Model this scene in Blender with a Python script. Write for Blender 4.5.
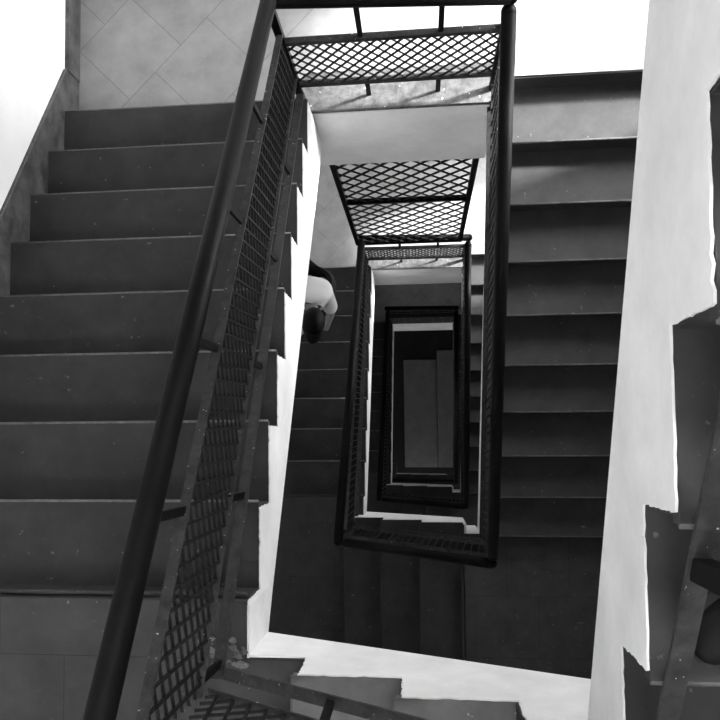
import bpy, bmesh, math, random
from mathutils import Vector, Matrix, Euler
random.seed(7)
S = bpy.context.scene
C = S.collection
for o in list(bpy.data.objects): bpy.data.objects.remove(o)

# ------------------------------------------------------------------ camera
cd = bpy.data.cameras.new('camera'); cam = bpy.data.objects.new('camera', cd); C.objects.link(cam)
cam.location = (0.530, 0.600, 3.906)
cam.rotation_mode = 'XYZ'; cam.rotation_euler = (0.0541, 0.1213, -0.0071)
cd.sensor_width = 36; cd.sensor_fit = 'HORIZONTAL'; cd.lens = 850.28/720*36
cd.shift_x = (360-316.85)/720; cd.shift_y = (394.0-360)/720
cd.clip_start = 0.02; cd.clip_end = 100
S.camera = cam

# ------------------------------------------------------------------ light
S.view_settings.view_transform = 'Standard'; S.view_settings.look = 'None'
S.view_settings.gamma = 1; S.view_settings.use_curve_mapping = False
S.view_settings.exposure = 0.0
w = bpy.data.worlds.new('world'); S.world = w; w.use_nodes = True
w.node_tree.nodes['Background'].inputs[0].default_value = (1, 1, 1, 1)
w.node_tree.nodes['Background'].inputs[1].default_value = 1.5

def area(name, loc, target, sx, sy, power, spread=180):
    l = bpy.data.lights.new(name, 'AREA'); l.shape = 'RECTANGLE'; l.size = sx; l.size_y = sy; l.energy = power
    l.spread = math.radians(spread)
    o = bpy.data.objects.new(name, l); C.objects.link(o); o.location = loc
    o.rotation_euler = (Vector(target)-Vector(loc)).to_track_quat('-Z', 'Z').to_euler()
    return o
# daylight behind the window of each landing (east wall), one per storey
WY0, WY1 = 2.15, 3.25
sl = bpy.data.lights.new('sun', 'SUN'); sl.energy = 32; sl.angle = math.radians(5)
sun = bpy.data.objects.new('sun', sl); C.objects.link(sun); sun.location = (4, 3.4, 6)
sun.rotation_euler = Vector((-.28, -.08, -.20)).to_track_quat('-Z', 'Y').to_euler()
area('daylight_landing',       (2.34, 2.87,  1.00), (0.9, 2.35, 0.0), 1.2, 1.0, 138, 150)
area('daylight_landing_below', (2.34, 2.87, -2.91), (0.9, 2.5, -3.91), 1.2, 1.0, 105, 150)
area('fill_low_south', (0.45, -1.42, -6.9), (0.45, 2.0, -8.1), 1.0, .9, 26, 160)  # added fill for the dark deep well, no known source
area('fill_ground_south', (0.45, -1.42, -10.6), (0.45, 1.0, -11.7), 1.0, .9, 10, 160)  # added fill for the ground floor, no known source
area('daylight_top',           (2.34, 2.87,  5.40), (0.0, 0.0,  2.0), 1.2, 1.2, 400, 160)
area('fill_top_south',     (0.5, -1.42,  5.30), (0.5, 1.8,  0.0), 1.2, 1.2, 90, 160)  # added fill for the white faces turned south, no known source

# ------------------------------------------------------------------ materials
def nt(name):
    m = bpy.data.materials.new(name); m.use_nodes = True
    return m, m.node_tree, m.node_tree.nodes['Principled BSDF']
def g(v): return (v, v, v, 1)
def stone(name, lo, hi, rough=.55, speck=0.0, joints=None, scale=6, bump=.15, speckscale=55, spec=.25):
    m, t, b = nt(name); N, L = t.nodes, t.links
    tc = N.new('ShaderNodeTexCoord')
    n = N.new('ShaderNodeTexNoise'); n.inputs['Scale'].default_value = scale; n.inputs['Detail'].default_value = 9; n.inputs['Roughness'].default_value = .68
    L.new(tc.outputs['Object'], n.inputs['Vector'])
    r = N.new('ShaderNodeValToRGB'); r.color_ramp.elements[0].position = .32; r.color_ramp.elements[1].position = .72
    r.color_ramp.elements[0].color = g(lo); r.color_ramp.elements[1].color = g(hi)
    L.new(n.outputs['Fac'], r.inputs['Fac']); col = r.outputs['Color']
    if speck:
        v = N.new('ShaderNodeTexNoise'); v.inputs['Scale'].default_value = speckscale; v.inputs['Detail'].default_value = 3
        L.new(tc.outputs['Object'], v.inputs['Vector'])
        r2 = N.new('ShaderNodeValToRGB'); r2.color_ramp.elements[0].position = .70; r2.color_ramp.elements[1].position = .74
        L.new(v.outputs['Fac'], r2.inputs['Fac'])
        mx = N.new('ShaderNodeMixRGB'); mx.inputs[2].default_value = g(speck)
        L.new(r2.outputs['Color'], mx.inputs[0]); L.new(col, mx.inputs[1]); col = mx.outputs[0]
    if joints:
        ang, ox, oy, bw, bh = joints
        mp = N.new('ShaderNodeMapping'); mp.inputs['Rotation'].default_value = (0, 0, ang); mp.inputs['Location'].default_value = (ox, oy, 0)
        br = N.new('ShaderNodeTexBrick'); br.inputs['Scale'].default_value = 1; br.inputs['Mortar Size'].default_value = .0013
        br.inputs['Brick Width'].default_value = bw; br.inputs['Row Height'].default_value = bh
        br.inputs['Color1'].default_value = g(1); br.inputs['Color2'].default_value = g(.93); br.inputs['Mortar'].default_value = g(.45)
        L.new(tc.outputs['Object'], mp.inputs['Vector']); L.new(mp.outputs['Vector'], br.inputs['Vector'])
        mu = N.new('ShaderNodeMixRGB'); mu.blend_type = 'MULTIPLY'; mu.inputs[0].default_value = 1
        L.new(col, mu.inputs[1]); L.new(br.outputs['Color'], mu.inputs[2]); col = mu.outputs[0]
    L.new(col, b.inputs['Base Color'])
    bp = N.new('ShaderNodeBump'); bp.inputs['Strength'].default_value = bump; bp.inputs['Distance'].default_value = .01
    L.new(n.outputs['Fac'], bp.inputs['Height']); L.new(bp.outputs['Normal'], b.inputs['Normal'])
    b.inputs['Roughness'].default_value = rough; b.inputs['Specular IOR Level'].default_value = spec
    return m
def plain(name, v, rough=.5, metal=0.0, spec=.5):
    m, t, b = nt(name); b.inputs['Base Color'].default_value = g(v); b.inputs['Roughness'].default_value = rough
    b.inputs['Metallic'].default_value = metal; b.inputs['Specular IOR Level'].default_value = spec
    return m
TILE45 = (math.radians(135), .278, .04, .36, .36)
M = dict(
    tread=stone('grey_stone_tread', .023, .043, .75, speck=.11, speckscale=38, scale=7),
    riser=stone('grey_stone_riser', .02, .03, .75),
    nosing=stone('worn_lit_nosing', .06, .15, .5, scale=30),  # lighter edge stone: wear plus the edge catch-light painted in
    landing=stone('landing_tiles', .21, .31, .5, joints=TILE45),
    brightened=stone('brightened_tread', .09, .14, .7, speck=.3, speckscale=38, scale=9),  # tread stone with the near flight's stronger light put into the colour
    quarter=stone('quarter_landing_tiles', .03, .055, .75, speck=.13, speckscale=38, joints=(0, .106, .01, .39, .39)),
    curb=stone('paint_spotted_curb', .04, .15, .6, speck=.85, speckscale=42, scale=22, bump=.4),
    plaster=stone('white_plaster', .68, .90, .75, scale=3.2, bump=.25),
    wall=stone('white_wall', .74, .82, .8, scale=2),
    skirt=stone('veined_marble_skirting', .012, .13, .4, scale=11),
    iron=stone('dark_painted_iron', .002, .005, .5, scale=20, spec=.07),
    iron_worn=stone('worn_iron_bar', .012, .045, .5, speck=.5, speckscale=95, scale=28, spec=.15),
    mesh=plain('dark_mesh_iron', .006, .6, spec=.15),
    shaded_ground=stone('dark_floor', .010, .02, .7),  # near-black: shade at the foot of the well put into the colour
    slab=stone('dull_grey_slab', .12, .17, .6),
    shirt=stone('white_cotton', .84, .9, .85, scale=14), trousers=plain('black_cloth', .006, .9), skin=plain('skin', .22, .6), hair=plain('black_hair', .004, .6, spec=.1),
    leather=plain('black_leather', .004, .6, spec=.12), rubber=plain('dark_rubber', .02, .7), frame=plain('white_window_frame', .7, .5),
)
mg, tg, bg = nt('window_glass'); N = tg.nodes
tr = N.new('ShaderNodeBsdfTransparent'); gl = N.new('ShaderNodeBsdfGlossy'); mx = N.new('ShaderNodeMixShader')
gl.inputs['Roughness'].default_value = .02; mx.inputs[0].default_value = .06
tg.links.new(tr.outputs[0], mx.inputs[1]); tg.links.new(gl.outputs[0], mx.inputs[2]); tg.links.new(mx.outputs[0], N['Material Output'].inputs[0])
M['glass'] = mg

# ------------------------------------------------------------------ helpers
def obj(name, bm, mat, parent=None, smooth=False):
    me = bpy.data.meshes.new(name); bmesh.ops.recalc_face_normals(bm, faces=bm.faces); bm.to_mesh(me); bm.free()
    if smooth:
        for p in me.polygons: p.use_smooth = True
    me.materials.append(mat); o = bpy.data.objects.new(name, me); C.objects.link(o)
    if parent: o.parent = parent
    return o
def empty(name, label, cat, loc=(0, 0, 0), group=None):
    o = bpy.data.objects.new(name, None); C.objects.link(o); o.location = loc; o.empty_display_size = .1
    o['label'] = label; o['category'] = cat
    if group: o['group'] = group
    return o
def struct(o, label=None):
    o['kind'] = 'structure'
    if label: o['label'] = label
    return o
def box(bm, a, b):
    vs = [bm.verts.new((x, y, z)) for x in (a[0], b[0]) for y in (a[1], b[1]) for z in (a[2], b[2])]
    for f in ((0, 1, 3, 2), (4, 6, 7, 5), (0, 4, 5, 1), (2, 3, 7, 6), (0, 2, 6, 4), (1, 5, 7, 3)): bm.faces.new([vs[i] for i in f])
def bar(bm, p, q, wv, dv):
    """rectangular bar from p to q; wv, dv half-extent vectors"""
    p, q, wv, dv = Vector(p), Vector(q), Vector(wv), Vector(dv)
    vs = [bm.verts.new(e + a*wv + b*dv) for e in (p, q) for a, b in ((-1, -1), (1, -1), (1, 1), (-1, 1))]
    bm.faces.new(vs[0:4]); bm.faces.new(vs[4:8][::-1])
    for i in range(4): bm.faces.new([vs[i], vs[(i+1) % 4], vs[4+(i+1) % 4], vs[4+i]])
def tube(bm, pts, rad, n=12, cap=True):
    rings = []
    pts = [Vector(p) for p in pts]
    for i, p in enumerate(pts):
        t = (pts[min(i+1, len(pts)-1)] - pts[max(i-1, 0)]).normalized()
        a = t.cross(Vector((0, 0, 1)) if abs(t.z) < .95 else Vector((1, 0, 0))).normalized(); b = t.cross(a)
        rr = rad[i] if isinstance(rad, (list, tuple)) else rad
        rings.append([bm.verts.new(p + rr*(math.cos(2*math.pi*k/n)*a + math.sin(2*math.pi*k/n)*b)) for k in range(n)])
    for r0, r1 in zip(rings, rings[1:]):
        for k in range(n): bm.faces.new([r0[k], r0[(k+1) % n], r1[(k+1) % n], r1[k]])
    if cap: bm.faces.new(rings[0][::-1]); bm.faces.new(rings[-1])
def prism(bm, poly, f0, f1):
    """poly of 2D points, f0/f1 map a 2D point to the two ends"""
    a = [bm.verts.new(f0(p)) for p in poly]; b = [bm.verts.new(f1(p)) for p in poly]
    bm.faces.new(a); bm.faces.new(b[::-1])
    for i in range(len(poly)): bm.faces.new([a[i], a[(i+1) % len(poly)], b[(i+1) % len(poly)], b[i]])
def sub(o, lo, hi):
    md = o.modifiers.new('bevel', 'BEVEL'); md.width = lo; md.segments = hi; md.limit_method = 'ANGLE'; return o

r = .17; H = 23*r
XW, XE, YS, YN = -1.12, 2.05, -1.15, 3.50        # room faces
XL, XR, YL = .045, .90, 2.15                    # well edges
def G(n):                                        # the old building drifts a little from floor to floor
    return (-.035, -.02) if n < 0 else (.065*n, .027*n)

# ------------------------------------------------------------------ flights of steps
def flight(name, label, F, noses, z0, w0, w1, T, slab=.3, lower_pad=0.0, amp=.004, tm='tread', nm_='nosing'):
    """F(s,w,z)->xyz ; noses = s of every riser face, going up from z0"""
    root = empty(name, label, 'stairs', F(noses[0], (w0+w1)/2, z0), 'flights of stone stairs')
    o0 = Vector(root.location)
    def P(s, w, z): return Vector(F(s, w, z)) - o0
    n = len(noses); sg = 1 if w1 > w0 else -1
    t = (noses[-1]-noses[0])/(n-1)
    rnd = random.Random(hash(label) % 1000 if False else len(label)*7+n)
    # stepped outline of the plaster side, roughened by hand
    def outline(drop, jit):
        pts = [(noses[0]-lower_pad, z0-drop)] if lower_pad else []
        for k, s in enumerate(noses):
            a = (s+.004, z0+k*r-drop); b = (s+.004, z0+(k+1)*r-drop); c = (noses[k+1] if k+1 < n else s+.02, z0+(k+1)*r-drop)
            for (u, v) in ((a, b), (b, c)):
                m = 16 if jit else 1
                for i in range(m):
                    f = i/m; j1 = rnd.uniform(-jit, jit); j2 = rnd.uniform(-jit, jit) - (abs(rnd.gauss(0, 1))*jit if rnd.random() < .25 else 0)
                    pts.append((u[0]+(v[0]-u[0])*f+j1*.8, u[1]+(v[1]-u[1])*f+min(j2, .002 if jit else 0)))
        pts.append((noses[-1]+.02, z0+n*r-drop))
        # lower edge: straight from the upper end down to the foot
        pts.append((noses[-1]+.02, z0+n*r-T[1]))
        if lower_pad:
            pts.append((noses[0]-lower_pad, z0-slab))
        else: pts.append((noses[0], z0+r-T[0]))
        return pts
    bm = bmesh.new(); pl = outline(.034, 0); prism(bm, pl, lambda p: P(p[0], w0+sg*.005, p[1]), lambda p: P(p[0], w1, p[1]))
    obj('plaster_body', bm, M['plaster'], root)
    bm = bmesh.new(); pl = outline(0, amp); prism(bm, pl, lambda p: P(p[0], w0, p[1]), lambda p: P(p[0], w0+sg*.004, p[1]))
    obj('plaster_edge', bm, M['plaster'], root)
    for k, s in enumerate(noses):
        zt = z0+(k+1)*r
        e = noses[k+1]+.004 if k+1 < n else s+.05
        if k+1 < n:
            bm = bmesh.new(); prism(bm, [(s-.012, zt-.032), (e, zt-.032), (e, zt-.001), (s-.012, zt-.001)], lambda p: P(p[0], w0+sg*.005, p[1]), lambda p: P(p[0], w1, p[1]))
            tr_ = obj('tread', bm, M[tm], root)
        else: tr_ = None
        bm = bmesh.new(); prism(bm, [(s-.002, zt-r+.0), (s+.006, zt-r+.0), (s+.006, zt-.031), (s-.002, zt-.031)], lambda p: P(p[0], w0+sg*.005, p[1]), lambda p: P(p[0], w1, p[1]))
        obj('riser', bm, M['riser'], root)
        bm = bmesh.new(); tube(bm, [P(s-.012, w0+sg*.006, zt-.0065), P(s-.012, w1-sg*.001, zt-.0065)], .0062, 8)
        obj('worn_lit_nosing', bm, M[nm_ if tr_ else tm], tr_ or root, True)  # painted catch-light on the side flights, plain tread colour elsewhere
    return root

def Fleft(x, y):   return lambda s, w, z: (w+x, 2.135+y-s, z)          # climbs towards -y, s=0 at y=2.135
def Fright(x, y):  return lambda s, w, z: (w+x, .013+y+s, z)           # climbs towards +y
def Fbot(x, y):    return lambda s, w, z: (s, w+y, z)                  # climbs towards +x
tl, trr, tb = .2472, .2519, .269
words = {0: 'below the uppermost landing in view', 1: 'one storey down', 2: 'two storeys down', 3: 'at the foot of the well'}

def storey(n):
    x, y = G(n); z = -n*H
    lab = {0: 'wide dark stone flight on the left climbing toward the camera beside the mesh railing',
           1: 'dark stone flight one storey down on the left, with a person on it',
           2: 'small dark flight two storeys down, left side of the well'}
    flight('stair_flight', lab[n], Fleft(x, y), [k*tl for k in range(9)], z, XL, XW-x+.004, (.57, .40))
    xb, yb = G(n-1)
    first = .204 if n == 0 else -.01+.065*(n-1)
    lab = {0: 'short flight with chipped white plaster edge at the bottom of the picture, nearest the camera',
           1: 'short flight of four dark steps beyond the black rail corner, one storey down',
           2: 'short dark flight two storeys down at the south end of the well'}
    nb = [first+k*tb for k in range(4)]
    nb[3] = max(nb[3], XR+x+.0) if n == 0 else nb[3]
    ym = (y+yb)/2+.04 if n else 0
    flight('stair_flight', lab[n], Fbot(0, ym), nb, z+9*r, 0, YS-ym+.004, (.42, .49), .30, lower_pad=first-(XL+x), amp=.004, tm='brightened' if n == 0 else 'tread', nm_='brightened' if n == 0 else 'tread')
    lab = {0: 'steep flight with a broad white plaster side along the right edge, climbing past the camera',
           1: 'dark flight on the right descending from the sunlit landing with thin bright nosings',
           2: 'narrow dark flight two storeys down seen between the right hand rails'}
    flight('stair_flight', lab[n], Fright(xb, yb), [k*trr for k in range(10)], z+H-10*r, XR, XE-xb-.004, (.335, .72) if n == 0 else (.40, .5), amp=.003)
    # quarter landings, floor tiles on a plaster slab
    zt = z+9*r; X = XL+x
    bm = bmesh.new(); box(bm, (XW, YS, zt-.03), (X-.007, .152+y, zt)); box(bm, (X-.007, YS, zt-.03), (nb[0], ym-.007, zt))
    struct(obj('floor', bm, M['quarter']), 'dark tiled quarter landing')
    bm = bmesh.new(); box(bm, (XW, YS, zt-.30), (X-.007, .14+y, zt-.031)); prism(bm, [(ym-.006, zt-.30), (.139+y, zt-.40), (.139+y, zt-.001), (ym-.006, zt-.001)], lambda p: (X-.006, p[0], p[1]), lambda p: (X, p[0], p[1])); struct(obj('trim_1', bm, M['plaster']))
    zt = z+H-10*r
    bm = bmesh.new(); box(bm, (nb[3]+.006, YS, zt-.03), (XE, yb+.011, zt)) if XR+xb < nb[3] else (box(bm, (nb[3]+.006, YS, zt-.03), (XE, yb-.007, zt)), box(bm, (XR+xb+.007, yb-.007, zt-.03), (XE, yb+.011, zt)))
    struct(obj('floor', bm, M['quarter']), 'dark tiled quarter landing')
    bm = bmesh.new(); box(bm, (max(nb[3]+.02, XR+xb), YS, zt-.30), (XE, yb+.011, zt-.031)); box(bm, (min(nb[3]+.02, XR+xb), yb-.006, zt-.49), (XR+xb, yb, zt-.001)); struct(obj('trim_1', bm, M['plaster']))

def landing(n):
    x, y = G(n); z = -n*H
    yl, yr = 2.135+y, 2.28+y
    bm = bmesh.new()
    box(bm, (XW, yl+.05, z-.03), (x-.0, YN, z)); box(bm, (x, YL+y+.19, z-.03), (XR+x, YN, z)); box(bm, (XR+x, yr-.012, z-.03), (XE, YN, z))
    struct(obj('floor', bm, M['landing']), 'pale tiled landing')
    bm = bmesh.new(); box(bm, (XW, yl+.0, z-.03), (x, yl+.05, z-.0005)); box(bm, (x, YL+y+.004, z-.03), (XR+x, YL+y+.19, z-.0005))
    struct(obj('trim_3', bm, M['curb']), 'paint spotted stone kerb along the well edge')
    bm = bmesh.new(); box(bm, (XW, YL+y+.15, z-.25), (XE, YN, z-.031)); struct(obj('ceiling', bm, M['plaster']))
    bm = bmesh.new(); box(bm, (x-.0, YL+y, z-.78), (XR+x, YL+y+.22, z-.032)); struct(obj('trim_4', bm, M['plaster']), 'white plaster beam under the landing edge')

for n in (0, 1, 2): storey(n); landing(n)
landing(-1)
flight('stair_flight', 'flight above the camera on the left, going on up to the next floor', Fleft(-.035, -.02), [k*tl for k in range(9)], H, XL, XW+.039, (.57, .40))
# last right-hand flight down to the ground floor
x2, y2 = G(2)
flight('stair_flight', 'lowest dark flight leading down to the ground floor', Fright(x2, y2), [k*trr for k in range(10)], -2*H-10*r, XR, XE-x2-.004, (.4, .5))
nb = [.12+k*tb for k in range(4)]
flight('stair_flight', 'small lowest flight at the south end of the ground floor well', Fbot(0, y2), nb, -3*H+9*r, 0, YS-y2+.004, (.42, .49))
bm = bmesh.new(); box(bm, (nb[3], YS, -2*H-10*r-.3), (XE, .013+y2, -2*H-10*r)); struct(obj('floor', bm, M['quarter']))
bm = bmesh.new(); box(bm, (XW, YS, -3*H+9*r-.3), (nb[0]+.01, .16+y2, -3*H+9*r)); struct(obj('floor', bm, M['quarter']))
bm = bmesh.new(); box(bm, (XW-.3, YS-.3, -3*H-.3), (XE+.3, YN+.3, -3*H)); struct(obj('floor', bm, M['shaded_ground']), 'dark ground floor')
for (a, b, h, lab) in (((.25, .12), (.825, 2.05), .10, 'long dull grey slab on the ground floor, left of the two'),
                       ((.85, .12), (1.25, 2.2), .22, 'narrow dull grey slab on the ground floor, right of the two')):
    rt = empty('stone_plinth', lab, 'plinth', ((a[0]+b[0])/2, (a[1]+b[1])/2, -3*H))
    bm = bmesh.new(); l = rt.location
    box(bm, (a[0]-l.x, a[1]-l.y, 0), (b[0]-l.x, b[1]-l.y, h-.04)); obj('base', bm, M['riser'], rt)
    bm = bmesh.new(); box(bm, (a[0]-l.x-.01, a[1]-l.y-.01, h-.04), (b[0]-l.x+.01, b[1]-l.y+.01, h)); sub(obj('top_slab', bm, M['slab'], rt), .008, 2)

# ------------------------------------------------------------------ shell
ZB, ZT = -3*H-.3, 7.3
bm = bmesh.new(); box(bm, (XW-.25, YS-.25, ZB), (XW, YN+.25, ZT)); struct(obj('wall_west', bm, M['wall']))
bm = bmesh.new(); box(bm, (XW, YN, ZB), (XE, YN+.25, ZT)); struct(obj('wall_north', bm, M['wall']))
bm = bmesh.new(); box(bm, (XW, YS-.25, ZB), (XE, YS, -11.1)); box(bm, (XW, YS-.25, -10.1), (XE, YS, -7.4)); box(bm, (XW, YS-.25, -6.4), (XE, YS, 4.7))
for zz in (-11.1, -7.4): box(bm, (XW, YS-.25, zz), (-.05, YS, zz+1)); box(bm, (.95, YS-.25, zz), (XE, YS, zz+1))
box(bm, (XW, YS-.25, 5.9), (XE, YS, ZT)); box(bm, (XW, YS-.25, 4.7), (-.1, YS, 5.9)); box(bm, (1.1, YS-.25, 4.7), (XE, YS, 5.9)); struct(obj('wall_south', bm, M['wall']))
bm = bmesh.new()
holes = [(n, -n*H+(.10 if n >= 0 else .9), -n*H+(1.6 if n >= 0 else 2.1)) for n in (1, 0, -1)]
zc = ZB
for n, a, b in holes:
    box(bm, (XE, YS-.25, zc), (XE+.25, YN+.25, a)); box(bm, (XE, YS-.25, a), (XE+.25, WY0, b)); box(bm, (XE, WY1, a), (XE+.25, YN+.25, b)); zc = b
box(bm, (XE, YS-.25, zc), (XE+.25, YN+.25, ZT)); struct(obj('wall_east', bm, M['wall']))
bm = bmesh.new(); box(bm, (XW-.25, YS-.25, ZT), (XE+.25, YN+.25, ZT+.2)); struct(obj('ceiling', bm, M['wall']))
for i, (n, a, b) in enumerate(holes):
    fr = bmesh.new(); X0, X1 = XE+.10, XE+.15
    for (ya, yb_, za, zb) in ((WY0, WY0+.05, a, b), (WY1-.05, WY1, a, b), (WY0+.05, WY1-.05, a, a+.05), (WY0+.05, WY1-.05, b-.05, b), ((WY0+WY1)/2-.02, (WY0+WY1)/2+.02, a+.05, b-.05)):
        box(fr, (X0, ya, za), (X1, yb_, zb))
    wf = struct(obj('window_%d' % (i+1), fr, M['frame']))
    gb = bmesh.new(); box(gb, (X0+.02, WY0+.05, a+.05), (X0+.026, WY1-.05, b-.05)); obj('pane', gb, M['glass'], wf)

fr = bmesh.new()  # unseen south window, added to go with the top fill light
for (xa, xb_, za, zb) in ((-.1, -.05, 4.7, 5.9), (1.05, 1.1, 4.7, 5.9), (-.05, 1.05, 4.7, 4.75), (-.05, 1.05, 5.85, 5.9), (.48, .52, 4.75, 5.85)): box(fr, (xa, YS-.15, za), (xb_, YS-.10, zb))
wf = struct(obj('window_6', fr, M['frame'])); gb = bmesh.new(); box(gb, (-.05, YS-.13, 4.75), (1.05, YS-.124, 5.85)); obj('pane', gb, M['glass'], wf)

for i, (x0_, x1_, z0_, z1_) in enumerate(((-.05, .95, -7.4, -6.4), (-.05, .95, -11.1, -10.1))):  # unseen south windows, added to go with the lower fill lights
    fr = bmesh.new()
    for (xa, xb_, za, zb) in ((x0_, x0_+.05, z0_, z1_), (x1_-.05, x1_, z0_, z1_), (x0_+.05, x1_-.05, z0_, z0_+.05), (x0_+.05, x1_-.05, z1_-.05, z1_)): box(fr, (xa, YS-.15, za), (xb_, YS-.10, zb))
    wf = struct(obj('window_%d' % (7+i), fr, M['frame'])); gb = bmesh.new(); box(gb, (x0_+.05, YS-.13, z0_+.05), (x1_-.05, YS-.124, z1_-.05)); obj('pane', gb, M['glass'], wf)

# skirtings
def skirting(n):
    x, y = G(n); z = -n*H
    bm = bmesh.new(); box(bm, (XW, 2.36+y, z), (XW+.018, YN, z+.14)); struct(obj('baseboard_west', bm, M['skirt']))
    bm = bmesh.new(); yy = 2.36+y;  y1 = .10+y
    poly = [(yy, z-.1), (yy, z+.155), (y1, z+1.74), (y1, z+1.2)]
    prism(bm, poly, lambda p: (XW, p[0], p[1]), lambda p: (XW+.014, p[0], p[1])); struct(obj('baseboard_west', bm, M['skirt']))
    bm = bmesh.new(); box(bm, (XW, YS, z+9*r), (XW+.014, .10+y, z+9*r+.14)); struct(obj('baseboard_west', bm, M['skirt']))
    bm = bmesh.new(); tube(bm, [(XW+.016, 2.36+y, z+.155), (XW+.016, y1, z+1.74)], .003, 6); struct(obj('trim_5', bm, M['nosing']))
for n in (0, 1, 2): skirting(n)

# ------------------------------------------------------------------ railings
def clip_line(p, d, L, h0, h1):
    t0, t1 = -1e9, 1e9
    for q, dd, lo, hi in ((p[0], d[0], 0, L), (p[1], d[1], h0, h1)):
        if abs(dd) < 1e-9:
            if q < lo or q > hi: return None
            continue
        a, b = (lo-q)/dd, (hi-q)/dd
        if a > b: a, b = b, a
        t0, t1 = max(t0, a), min(t1, b)
    return (t0, t1) if t1-t0 > .004 else None
def expanded(bm, A, B, h0, h1, cw, ch, thick=.0026, deep=.0036, lean=None):
    """diamond mesh in the vertical panel over the line A-B, heights h0..h1"""
    A, B = Vector(A), Vector(B); d = B-A; Lh = Vector((d.x, d.y, 0)).length; u = Vector((d.x, d.y, 0))/Lh
    slope = d.z/Lh; nrm = Vector((-u.y, u.x, 0))
    def W(s, h):
        o = (lean[0]*(1-s/Lh)+lean[1]*(s/Lh))*(h/lean[2]) if lean else Vector((0, 0, 0))
        return A + u*s + Vector((0, 0, slope*s+h)) + o
    th = math.atan(slope); big = (h1-h0)*4+1
    for sg in (1, -1):
        a = th + sg*math.atan2(ch, cw); dr = (math.cos(a), math.sin(a)-slope*math.cos(a)); step = cw*math.cos(th)
        s = -big
        while s < Lh+big:
            k = clip_line((s, h0), dr, Lh, h0, h1)
            if k:
                p = W(s+dr[0]*k[0], h0+dr[1]*k[0]); q = W(s+dr[0]*k[1], h0+dr[1]*k[1]); t = (q-p).normalized()
                sd = t.cross(nrm); bar(bm, p+nrm*.001*sg, q+nrm*.001*sg, sd*thick*(1.25 if sg > 0 else .8), nrm*deep)
            s += step
def railing(label, A, B, hand=.85, top=.60, low=.20, base=True, posts=(), lean=((0, 0), (0, 0)), pipe=.029, bend=True, drops=0.0, mesh=True, hz=(0, 0), m0=0.0, m1=1.0, corner=()):
    A, B = Vector(A), Vector(B); root = empty('railing', label, 'railing', A, 'stair railings with expanded mesh')
    d = B-A; u = Vector((d.x, d.y, 0)).normalized(); nrm = Vector((-u.y, u.x, 0)); Z = Vector((0, 0, 1)); LA, LB = Vector((*lean[0], 0)), Vector((*lean[1], 0))
    def at(f, h): return A0 + d*f + Z*h + (LA*(1-f)+LB*f)*(h/hand)
    Lh = Vector((d.x, d.y, 0)).length
    A0 = Vector((0, 0, 0))
    bm = bmesh.new(); tube(bm, [at(0, hand+hz[0]), at(1, hand+hz[1])], pipe, 18)
    for e in (0, 1): bmesh.ops.create_uvsphere(bm, u_segments=16, v_segments=10, radius=pipe, matrix=Matrix.Translation(at(e, hand+hz[e])))
    obj('handrail', bm, M['iron'], root, True)
    for nm, h, m, hw in (('top_bar', top, 'iron_worn', .0125), ('bottom_bar', low, 'iron_worn', .011)):
        bm = bmesh.new(); P0 = at(m0, h); P1 = at(m1, h); bar(bm, P0, P1, nrm*hw, Z*.004); bar(bm, P0-Z*.012-nrm*.010, P1-Z*.012-nrm*.010, nrm*.002, Z*.012); obj(nm, bm, M[m], root)
    if base:
        bm = bmesh.new(); bar(bm, at(0, .035), at(1, .035), nrm*.016, Z*.005); obj('base_bar', bm, M['iron_worn'], root)
    if mesh:
        bm = bmesh.new(); expanded(bm, A0+d*m0, A0+d*m1, low, top, .055, .075, lean=(LA*(1-m0)+LB*m0, LA*(1-m1)+LB*m1, hand)); obj('mesh_panel', bm, M['mesh'], root)
    for f in posts:
        hh = hand-.01+hz[0]*(1-f)+hz[1]*f; b0 = .035 if base else 0; hw = u*(.016 if f in corner else .0105); hd = nrm*(.012 if f in corner else .005)
        if f in corner:
            bm = bmesh.new(); bar(bm, at(f, b0), at(f, hh), hw, hd); obj('corner_post', bm, M['iron'], root)
        else:
            bm = bmesh.new(); bar(bm, at(f, top), at(f, hh), hw, hd); obj('post', bm, M['iron'], root)
            bm = bmesh.new(); bar(bm, at(f, b0), at(f, low), hw, hd); obj('foot_post', bm, M['iron'], root)
    return root
def set_rails(n):
    x, y = G(n); z = -n*H; xb, yb = G(n-1)
    lab = {0: 'long black pipe railing with mesh down the left of the well, nearest the camera',
           1: 'black mesh railing one storey down on the left side, starting at the white landing',
           2: 'thin dark railing two storeys down on the left side'}[n]
    railing(lab, (.012+x, 2.16+y, z+.15), (-.005+x, -.02, z+1.655), posts=(.21, .405, .60, .79, .985), lean=((0, 0), (-.045, 0)), hand=.85 if n == 0 else .89)
    lab = {0: 'railing crossing the bottom edge of the picture above the chipped plaster steps',
           1: 'black railing across the south end of the well with dotted mesh, one storey down',
           2: 'small dark railing across the south end of the well, two storeys down'}[n]
    xs = -.005+x; xe = XR+xb-.005
    railing(lab, (xs, -.02, z+1.60), (xe, -.035, z+(2.16 if n == 0 else H-10*r+.13)), posts=(.36, .72), lean=((0, -.02), (0, -.02)))
    lab = {0: 'railing cut off by the right picture edge, worn flat bar and black post',
           1: 'black railing down the right of the well, seen nearly end on, from the sunlit landing',
           2: 'dark railing on the right side of the well, from the second landing down'}[n]
    railing(lab, (XR+xb+(0 if n else .035), -.01, z+H-10*r+.155), (XR+xb-(.025 if n else -.035), 2.18+yb, z+H-.07), posts=(.015, .2, .38, .57, .76, .985), m0=0 if n else .2, corner=() if n else (.2,))
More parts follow.
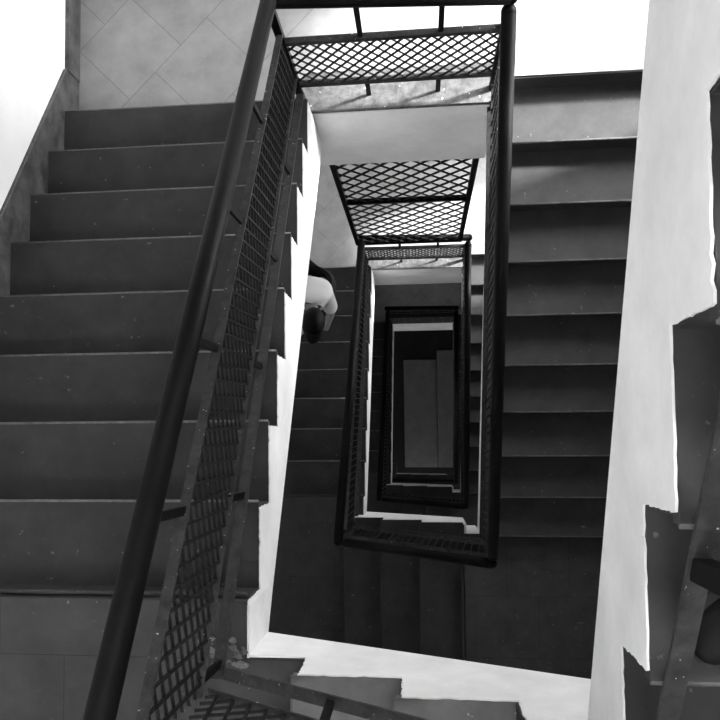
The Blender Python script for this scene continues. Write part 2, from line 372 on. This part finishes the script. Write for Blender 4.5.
def rail_landing(n, lab):
    x, y = G(n); z = -n*H
    railing(lab, (-.008+x, 2.22+y, z), (XR+x-.02, 2.22+y, z), hand=.83 if n == 0 else .88, top=.58, low=.17, base=False, posts=(0, .36, .72, 1), hz=(.07, -.02), corner=(0, 1))
for n in (0, 1, 2): set_rails(n)
rail_landing(0, 'mesh railing in full sun along the topmost landing edge at the top of the picture')
rail_landing(1, 'small mesh railing along the second landing, just below the big diamond screen')
rail_landing(2, 'dark mesh railing along the third landing deep in the well')
x, y = G(2); z = -2*H
railing('lowest dark railing on the right side of the well', (XR+x, -.01, z-10*r+.155), (XR+x-.025, 2.18+y, z-.07), posts=(.015, .38, .76, .985))
railing('lowest dark railing across the south end of the well', (.12, -.01, z-14*r+.05), (XR+x, -.01, z-10*r+.155), posts=(.02, .5))

# big diamond screen between the landing beam and the next handrail
def screen():
    yy = 2.20; x0, x1 = .045, .865; zt, zm, zb = -.80, -1.72, -2.93
    root = empty('mesh_screen', 'tall black diamond mesh screen hanging between the top beam and the landing railing below', 'screen', (x0, yy, zb))
    A = Vector((0, 0, 0)); B = Vector((x1-x0, 0, 0)); Y = Vector((0, 1, 0)); Z = Vector((0, 0, 1)); X = Vector((1, 0, 0))
    for zz in (zb+.02, zm):
        bm = bmesh.new(); bar(bm, A+Z*(zz-zb), B+Z*(zz-zb), Y*.018, Z*.012); obj('cross_bar', bm, M['iron'], root)
    for xx in (0, x1-x0):
        bm = bmesh.new(); bar(bm, (xx, 0, 0), (xx, 0, zt-zb), X*.016, Y*.016); obj('side_bar', bm, M['iron'], root)
    bm = bmesh.new(); expanded(bm, A, B, 0, zt-zb, .118, .15, .0055, .004); obj('mesh_panel', bm, M['mesh'], root)
screen()

# ------------------------------------------------------------------ person on the flight one storey down
def skinned(name, verts, edges, radii, mat, parent, root=0, lv=2):
    me = bpy.data.meshes.new(name); me.from_pydata([Vector(v) for v in verts], edges, []); me.materials.append(mat)
    o = bpy.data.objects.new(name, me); C.objects.link(o); o.parent = parent
    sk = o.modifiers.new('skin', 'SKIN'); sk.use_smooth_shade = True
    for i, rd in enumerate(radii):
        me.skin_vertices[0].data[i].radius = (rd, rd) if not isinstance(rd, tuple) else rd
    me.skin_vertices[0].data[root].use_root = True
    sb = o.modifiers.new('sub', 'SUBSURF'); sb.levels = lv; sb.render_levels = lv
    return o
def person():
    # climbs the left flight of storey 1 (towards -y), bent forward, looking at the steps
    bx, by, bz = -.30, 1.99, -H+1*r
    root = empty('person', 'person with black hair in a white shirt bent forward on the left flight below', 'person', (bx, by, bz))
    f = -1  # forward is -y
    def Q(L_): return [(a, f*b, c) for a, b, c in L_]
    V = Q([(0, .13, .93), (0, .26, 1.14), (.02, .38, 1.25), (.04, .44, 1.29), (-.15, .27, 1.16), (-.18, .36, .98), (-.14, .48, .86), (-.12, .53, .82),
         (.12, .28, 1.15), (.14, .37, .99), (.10, .46, .93), (.08, .51, .91), (-.09, .04, .76), (-.10, .16, .42), (-.10, .02, .07), (-.10, .14, .035), (.08, .07, .74), (.05, .27, .48), (.06, .25, .24), (.06, .37, .205)])
    E = [(0, 1), (1, 2), (2, 3), (1, 4), (4, 5), (5, 6), (6, 7), (1, 8), (8, 9), (9, 10), (10, 11), (0, 12), (12, 13), (13, 14), (14, 15), (0, 16), (16, 17), (17, 18), (18, 19)]
    skinned('body', V, E, [.04, .085, .045, .05, .05, .04, .03, .026, .05, .04, .03, .026, .04, .04, .036, .03, .04, .04, .036, .03], M['skin'], root)
    T4 = Matrix.Translation; hc = (.045, -.50, 1.34)
    bm = bmesh.new(); bmesh.ops.create_uvsphere(bm, u_segments=20, v_segments=14, radius=1, matrix=T4(hc) @ Matrix.Rotation(.9, 4, 'X') @ Matrix.Diagonal((.074, .092, .112, 1)))
    bmesh.ops.create_cone(bm, segments=8, radius1=.016, radius2=.004, depth=.035, cap_ends=True, matrix=T4((.045, -.575, 1.28)) @ Matrix.Rotation(2.2, 4, 'X'))
    for sd in (-1, 1): bmesh.ops.create_uvsphere(bm, u_segments=8, v_segments=6, radius=1, matrix=T4((hc[0]+sd*.076, hc[1], hc[2]-.01)) @ Matrix.Diagonal((.01, .02, .03, 1)))
    obj('head', bm, M['skin'], root, True)
    bm = bmesh.new(); bmesh.ops.create_uvsphere(bm, u_segments=20, v_segments=14, radius=1, matrix=T4((hc[0], hc[1]+.0, hc[2]+.028)) @ Matrix.Rotation(.9, 4, 'X') @ Matrix.Diagonal((.088, .104, .118, 1)))
    bmesh.ops.create_uvsphere(bm, u_segments=16, v_segments=10, radius=1, matrix=T4((hc[0]-.01, hc[1]-.075, hc[2]-.06)) @ Matrix.Rotation(.5, 4, 'X') @ Matrix.Diagonal((.062, .075, .13, 1)))
    obj('hair', bm, M['hair'], root, True)
    Vs = Q([(0, .15, .98), (0, .27, 1.15), (.015, .365, 1.24), (-.155, .27, 1.17), (-.19, .36, .98), (.125, .28, 1.16), (.145, .37, 1.00)])
    skinned('shirt', Vs, [(0, 1), (1, 2), (1, 3), (3, 4), (1, 5), (5, 6)], [.135, .125, .065, .082, .06, .078, .058], M['shirt'], root)
    Vt = Q([(0, .12, .97), (-.09, .04, .76), (-.10, .16, .42), (-.10, .02, .10), (.08, .07, .74), (.05, .27, .48), (.06, .25, .26)])
    skinned('trousers', Vt, [(0, 1), (1, 2), (2, 3), (0, 4), (4, 5), (5, 6)], [.12, .09, .075, .06, .09, .075, .06], M['trousers'], root)
    for sx, sy, sz in ((-.10, .06, .0), (.06, .29, .17)):
        bm = bmesh.new(); bmesh.ops.create_uvsphere(bm, u_segments=16, v_segments=10, radius=1, matrix=T4((sx, -sy, sz+.045)) @ Matrix.Diagonal((.045, .125, .05, 1)))
        for v in bm.verts: v.co.z = max(v.co.z, sz+.003)
        obj('shoe', bm, M['leather'], root, True)
person()

# black shoe on the step beside the right-hand railing
def shoe():
    root = empty('shoe', 'black leather shoe on the step at the right edge, beside the worn railing bar', 'shoe', (1.045, .375, 15*r))
    root.rotation_euler = (0, 0, math.radians(128))
    def last(k, zlo, zhi, grow):
        bm = bmesh.new(); rings = []
        for y_, wd, hh in ((-.14, .022, .05), (-.12, .034, .085), (-.06, .038, .09), (0, .040, .075), (.05, .046, .058), (.10, .046, .045), (.135, .034, .036), (.152, .015, .025)):
            top = zlo + (hh if zhi is None else zhi)
            rings.append([bm.verts.new(v) for v in ((-wd-grow, y_, zlo), (wd+grow, y_, zlo), (wd+grow, y_, zlo+(top-zlo)*.5), (wd*.6+grow*.6, y_, top), (-wd*.6-grow*.6, y_, top), (-wd-grow, y_, zlo+(top-zlo)*.5))])
        for a, b in zip(rings, rings[1:]):
            for i in range(6): bm.faces.new([a[i], a[(i+1) % 6], b[(i+1) % 6], b[i]])
        bm.faces.new(rings[0]); bm.faces.new(rings[-1][::-1]); return bm
    o = obj('upper', last(0, .016, None, 0), M['leather'], root, True); m = o.modifiers.new('s', 'SUBSURF'); m.levels = m.render_levels = 2
    o = obj('sole', last(0, .001, .016, .004), M['rubber'], root)
    for i in range(4):
        bm = bmesh.new(); yy = -.01+i*.018; zz = .094-i*.008
        tube(bm, [(-.022, yy, zz-.008), (0, yy+.004, zz), (.022, yy, zz-.008)], .0022, 6); obj('lace', bm, M['rubber'], root, True)
shoe()

# loose flakes of plaster and cement at the corner of the quarter landing
random.seed(3); bm = bmesh.new()
for i in range(34):
    cx, cy = random.uniform(-.07, .035), random.uniform(-.03, .05) ; sz = random.uniform(.004, .013); n_ = random.randint(5, 7); a0 = random.random()*6
    top = [(cx+math.cos(a0+k*6.283/n_)*sz*random.uniform(.6, 1.2), cy+math.sin(a0+k*6.283/n_)*sz*random.uniform(.5, 1)) for k in range(n_)]
    prism(bm, top, lambda p: (p[0], p[1], .001), lambda p: (p[0]*.99, p[1]*.99, .005+abs(p[0]-cx)*.5))
o = obj('plaster_rubble', bm, M['brightened']); o.location = (0, 0, 9*r+.0005)
o['label'] = 'crumbs of plaster lying at the chipped corner at the lower left'; o['category'] = 'rubble'; o['kind'] = 'stuff'
